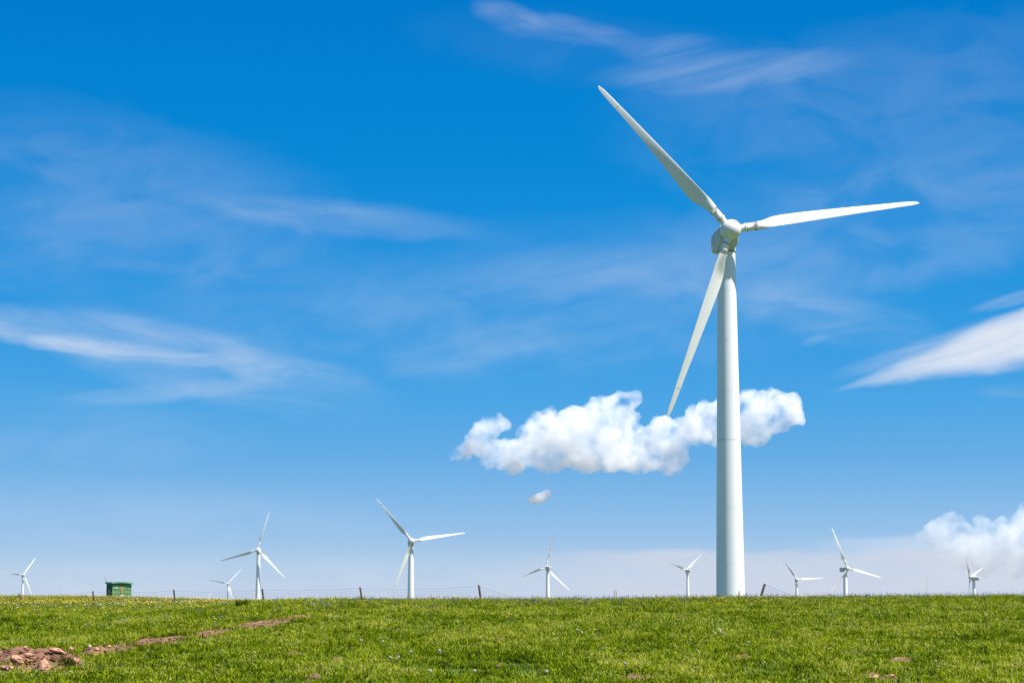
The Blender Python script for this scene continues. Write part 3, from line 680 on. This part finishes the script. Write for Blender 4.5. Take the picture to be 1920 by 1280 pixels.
# ------------------------------------------------------------------ sky
nt = W.node_tree; nt.nodes.clear(); L = nt.links
out = N(nt,'ShaderNodeOutputWorld'); bg = N(nt,'ShaderNodeBackground'); L.new(bg.outputs[0], out.inputs[0])
SKS = .115; bg.inputs['Strength'].default_value = SKS
sky = N(nt,'ShaderNodeTexSky'); sky.sky_type = 'NISHITA'; sky.sun_disc = False; sky.sun_elevation = el; sky.sun_rotation = math.atan2(to_sun.x, to_sun.y); sky.altitude = 1500; sky.dust_density = .6; sky.ozone_density = 2
tc = N(nt,'ShaderNodeTexCoord'); sx = N(nt,'ShaderNodeSeparateXYZ'); L.new(tc.outputs['Generated'], sx.inputs[0])
def mth(op, a, b=None, c=None, clamp=False):
    n = nt.nodes.new('ShaderNodeMath'); n.operation = op; n.use_clamp = clamp
    for i, v in enumerate((a,b,c)):
        if v is None: continue
        if isinstance(v,(int,float)): n.inputs[i].default_value = v
        else: L.new(v, n.inputs[i])
    return n.outputs[0]
def mr(v, a, b, c=0, d=1, sm=True):
    n = nt.nodes.new('ShaderNodeMapRange'); n.interpolation_type = 'SMOOTHSTEP' if sm else 'LINEAR'; L.new(v, n.inputs[0])
    for i, q in zip((1,2,3,4),(a,b,c,d)): n.inputs[i].default_value = q
    return n.outputs[0]
def mixc(fac, a, b):
    n = nt.nodes.new('ShaderNodeMix'); n.data_type = 'RGBA'
    if isinstance(fac,(int,float)): n.inputs[0].default_value = fac
    else: L.new(fac, n.inputs[0])
    for i, v in ((6,a),(7,b)):
        if isinstance(v, tuple): n.inputs[i].default_value = (*v,1)
        else: L.new(v, n.inputs[i])
    return n.outputs[2]
DEG = 180/PI
EL = mth('MULTIPLY', mth('ARCSINE', sx.outputs['Z']), DEG); AZ = mth('MULTIPLY', mth('ARCTAN2', sx.outputs['X'], sx.outputs['Y']), DEG)
# clear-air gradient (degrees above the horizon -> linear radiance), joined to the sky texture higher up
def lin(c): return tuple(((v/255)/12.92 if v/255 <= .04045 else ((v/255+.055)/1.055)**2.4) for v in c)
GRAD = [(1127,(196,210,231)),(1060,(178,205,232)),(1000,(152,194,233)),(930,(128,184,232)),(860,(104,174,230)),(760,(78,166,229)),(620,(52,155,225)),(450,(26,144,220)),(300,(8,136,214)),(150,(4,129,209)),(0,(2,122,204))]
cr = N(nt,'ShaderNodeValToRGB'); els = cr.color_ramp.elements; ELMAX = 20.0
for k, (row, c) in enumerate(GRAD):
    p_ = max(0, azel(CX, row)[1])/ELMAX; e_ = els[k] if k < 2 else els.new(p_); e_.position = p_; 
    e_.color = (*lin(c),1)
# elements were created in order; fix positions after creation
L.new(mth('DIVIDE', EL, ELMAX, clamp=True), cr.inputs['Fac'])
sc_ = N(nt,'ShaderNodeVectorMath'); sc_.operation = 'SCALE'; L.new(cr.outputs['Color'], sc_.inputs[0]); sc_.inputs['Scale'].default_value = 1/SKS/EXK
cl = mixc(mr(EL, 17, 45), sc_.outputs[0], sky.outputs[0])
cl = mixc(mr(AZ, 200, 201), cl, cl)
# thin high cloud: elongated soft patches, each broken up by stretched noise
vec = N(nt,'ShaderNodeCombineXYZ'); L.new(AZ, vec.inputs[0]); L.new(EL, vec.inputs[1])
def noise2(tilt, sxy, scale, seed, detail=5, rough=.55, dist=.6):
    mp = N(nt,'ShaderNodeMapping'); mp.inputs['Rotation'].default_value = (0,0,math.radians(-tilt)); mp.inputs['Location'].default_value = (seed*7.3, seed*3.1, seed)
    m2 = N(nt,'ShaderNodeMapping'); m2.inputs['Scale'].default_value = (sxy[0],sxy[1],1); L.new(vec.outputs[0], mp.inputs[0]); L.new(mp.outputs[0], m2.inputs[0])
    n = N(nt,'ShaderNodeTexNoise'); n.inputs['Scale'].default_value = scale; n.inputs['Detail'].default_value = detail; n.inputs['Roughness'].default_value = rough; n.inputs['Distortion'].default_value = dist; L.new(m2.outputs[0], n.inputs['Vector']); return n.outputs['Fac']
NA = noise2(-6, (.22,1), 1.3, 1, 8, .6); NB = noise2(13, (.10,1), 2.0, 2, 8, .6, .3); NC = noise2(3, (.5,1), .8, 3)
def wisp(px, py, hl, hw, tilt, st, ns=NA, lo=.32, hi=.68, sharp=1.0, taper=0):
    az, e = azel(px, py); t = math.radians(tilt); k = math.degrees(1/F)*.985
    dx = mth('SUBTRACT', AZ, az); dy = mth('SUBTRACT', EL, e)
    u = mth('DIVIDE', mth('ADD', mth('MULTIPLY', dx, math.cos(t)), mth('MULTIPLY', dy, math.sin(t))), hl*k)
    v = mth('DIVIDE', mth('SUBTRACT', mth('MULTIPLY', dy, math.cos(t)), mth('MULTIPLY', dx, math.sin(t))), hw*k)
    if taper: v = mth('DIVIDE', v, mth('MAXIMUM', mth('MULTIPLY_ADD', u, taper, 1), .06))
    v = mth('ADD', v, mth('MULTIPLY', mth('SUBTRACT', NC, .5), 1.3))
    q = mth('ADD', mth('MULTIPLY', u, u), mth('MULTIPLY', v, v))
    st = st*(.62 if px < 1500 else (.35 if py < 400 else 1)); m = mr(q, sharp, 0) if sharp != 1.0 else mr(q, 2.2, 0)
    return mth('MULTIPLY', mth('MULTIPLY', m, mr(ns, lo, hi, .25, 1)), st)
ws = [wisp(120,640,240,16,-7,.62), wisp(50,612,110,30,-6,.30), wisp(200,632,240,34,-7,.22), wisp(380,680,280,56,-12,.40), wisp(330,732,170,16,6,.30,NB), wisp(520,690,150,26,-14,.20), wisp(640,408,250,28,-5,.19), wisp(560,395,170,18,-4,.12),
      wisp(955,34,60,24,-16,.26), wisp(1080,58,110,20,-10,.20), wisp(1250,92,80,22,4,.20,NB), wisp(1370,132,200,30,3,.27,NB), wisp(1090,525,240,50,4,.15,NB), wisp(990,640,250,38,9,.14,NB), wisp(1330,560,320,60,-8,.10), wisp(1170,110,330,60,-8,.05,NC),
      wisp(1750,190,480,130,3,.24,NC), wisp(1650,420,420,100,8,.12,NC), wisp(230,350,360,110,-10,.17,NC), wisp(1080,560,480,120,4,.14,NC), wisp(500,560,420,90,-6,.10,NC), wisp(120,440,280,70,12,.08,NB), wisp(1540,590,200,40,-14,.12),
      wisp(1905,640,280,46,14,.92,NB,.05,.55,1.8,.62), wisp(1850,622,220,20,15,.36,NB), wisp(1905,560,70,10,12,.26,NB), wisp(1527,638,22,7,18,.10,NB), wisp(1700,1020,170,14,0,.30), wisp(1895,735,50,12,0,.08),
      wisp(100,800,300,60,-3,.12,NC), wisp(200,960,440,60,-2,.14,NC), wisp(1870,1050,260,46,0,.45,NC), wisp(500,1090,700,40,0,.30,NC)]
fac = ws[0]
for w_ in ws[1:]: fac = mth('SUBTRACT', 1, mth('MULTIPLY', mth('SUBTRACT', 1, fac, clamp=True), mth('SUBTRACT', 1, w_, clamp=True)))
fwd = mth('GREATER_THAN', sx.outputs['Y'], 0); fac = mth('MULTIPLY', fac, fwd)
cl = mixc(mth('MINIMUM', fac, .97), cl, tuple(v/SKS/EXK for v in lin((228,234,245))))
# low lavender veil above the horizon at right
vt = mth('ADD', EL, mth('MULTIPLY', mth('SUBTRACT', NC, .5), .6))
e1 = azel(1500,1035)[1]; veil = mth('MULTIPLY', mr(vt, e1+.12, e1-.10), mr(AZ, azel(960,0)[0]-1.5, azel(1330,0)[0]))
veil = mth('MULTIPLY', mth('MULTIPLY', veil, mr(NA, .3, .6, .6, 1)), mth('MULTIPLY', mr(EL, -.1, .35, .6, 1), .85))
cl = mixc(veil, cl, tuple(v/SKS/EXK for v in lin((210,216,231))))
L.new(cl, bg.inputs['Color'])

# ------------------------------------------------------------------ cumulus clouds (real volumes, 8 km away)
def cloud(name, lobes, D, dens, label, seed, noise_scale=1.0, disp=.40, lo=.38, hi=.69):
    cx = sum(l[0] for l in lobes)/len(lobes); cy = sum(l[1] for l in lobes)/len(lobes); o0 = at(cx, cy, D); s = D/F*1.007
    rnd = random.Random(seed); bm = bmesh.new()
    for (px, py, r) in lobes:
        p = at(px, py, D)-o0; p.y = rnd.uniform(-.5,.5)*r*s
        bmesh.ops.create_icosphere(bm, subdivisions=3, radius=r*s, matrix=Matrix.Translation(p))
    me = bpy.data.meshes.new(name); bm.to_mesh(me); bm.free()
    m = bpy.data.materials.new(name+'_vapour'); m.use_nodes = True; t = m.node_tree; t.nodes.clear(); LL = t.links
    ou = N(t,'ShaderNodeOutputMaterial'); pv = N(t,'ShaderNodeVolumePrincipled'); pv.inputs['Color'].default_value = (1,1,1,1); pv.inputs['Anisotropy'].default_value = .0
    tcn = N(t,'ShaderNodeTexCoord'); n1 = N(t,'ShaderNodeTexNoise'); n1.inputs['Scale'].default_value = noise_scale/(38*s); n1.inputs['Detail'].default_value = 6; n1.inputs['Roughness'].default_value = .56
    LL.new(tcn.outputs['Object'], n1.inputs['Vector']); mrn = N(t,'ShaderNodeMapRange'); LL.new(n1.outputs['Fac'], mrn.inputs[0])
    for i, q in zip((1,2,3,4),(lo,hi,0,dens/s)): mrn.inputs[i].default_value = q
    LL.new(mrn.outputs[0], pv.inputs['Density']); LL.new(pv.outputs[0], ou.inputs['Volume'])
    o = link(name, me, m); o.location = o0
    rm = o.modifiers.new('union','REMESH'); rm.mode = 'VOXEL'; rm.voxel_size = 2.6*s; rm.use_remove_disconnected = True; rm.threshold = .3
    for k, (siz, st_) in enumerate(((30, 12*disp/.35),(12, 8*disp/.35),(6, 2*disp/.35))):
        tx = bpy.data.textures.new(name+'_billow%d'%k, 'CLOUDS'); tx.noise_scale = siz*s; tx.noise_depth = 2
        dm = o.modifiers.new('billow','DISPLACE'); dm.texture = tx; dm.strength = st_*s*1.6; dm.mid_level = .5; dm.texture_coords = 'LOCAL'
    r2 = o.modifiers.new('clean','REMESH'); r2.mode = 'VOXEL'; r2.voxel_size = 2.4*s; r2.use_remove_disconnected = True; r2.threshold = .3
    tag(o, label, 'cloud'); m.cycles.volume_step_rate = 1.0 if hasattr(m.cycles,'volume_step_rate') else 1
    return o
CL1 = [(862,852,9),(876,844,14),(890,833,17),(905,815,20),(920,802,15),(935,794,12),(948,797,8),(905,838,20),(922,848,24),(945,860,18),(965,862,20),(948,838,14),(975,842,22),(993,852,28),(1000,825,28),(1012,800,25),(1030,788,22),(1025,850,32),(1050,830,44),(1045,795,20),
  (1075,800,34),(1090,845,38),(1110,795,34),(1120,840,42),(1135,775,30),(1150,800,36),(1150,845,40),(1165,762,22),(1180,752,13),(1195,750,8),(1172,785,20),(1185,850,34),(1200,822,18),(1215,850,30),(1222,820,16),(1240,800,14),(1248,792,13),(1245,825,28),(1255,855,30),(1275,820,22),(1262,800,14),
  (1285,800,16),(1305,782,18),(1310,808,24),(1325,775,20),(1335,790,28),(1345,812,20),(1355,775,24),(1380,770,30),(1385,800,24),(1405,760,26),(1420,785,34),(1430,755,26),(1450,752,24),(1455,785,28),(1472,760,24),(1483,778,20),(1497,784,10),(1405,815,16),(1430,808,18),(1111,791,22),(1108,800,24)]
cloud('cumulus_cloud', [(a,b,c+4.5) for a,b,c in CL1], 8000, .055, 'long white cumulus cloud crossing behind the big tower', 1)
cloud('cumulus_cloud', [(996,937,6),(1004,935,9),(1014,932,11),(1024,927,10),(1031,921,6)], 8000, .15, 'tiny white puff of cloud under the long cumulus', 2, 1.3, .12, .30, .62)
CL3 = [(1728,1005,13),(1745,1000,18),(1765,990,22),(1782,980,20),(1798,978,14),(1770,1010,24),(1800,1005,30),(1842,985,18),(1830,1015,30),(1872,988,18),(1900,982,22),(1880,1015,34),(1935,975,34),(1940,1015,40),(1765,1025,20),(1990,985,50),(1800,1040,26),(1850,1048,30),(1905,1050,34),(1960,1055,36)]
cloud('cumulus_cloud', CL3, 11000, .030, 'pale cumulus bank above the horizon at the right edge', 3)

# ------------------------------------------------------------------ render settings
S.view_settings.view_transform = 'Standard'; S.view_settings.look = 'None'; S.view_settings.exposure = EXPO; S.view_settings.gamma = 1
cy_ = S.cycles; cy_.use_denoising = True; cy_.max_bounces = 18; cy_.volume_bounces = 16; cy_.transparent_max_bounces = 8; cy_.diffuse_bounces = 3; cy_.glossy_bounces = 3
cy_.volume_step_rate = .4; cy_.volume_max_steps = 256; cy_.sample_clamp_indirect = 8
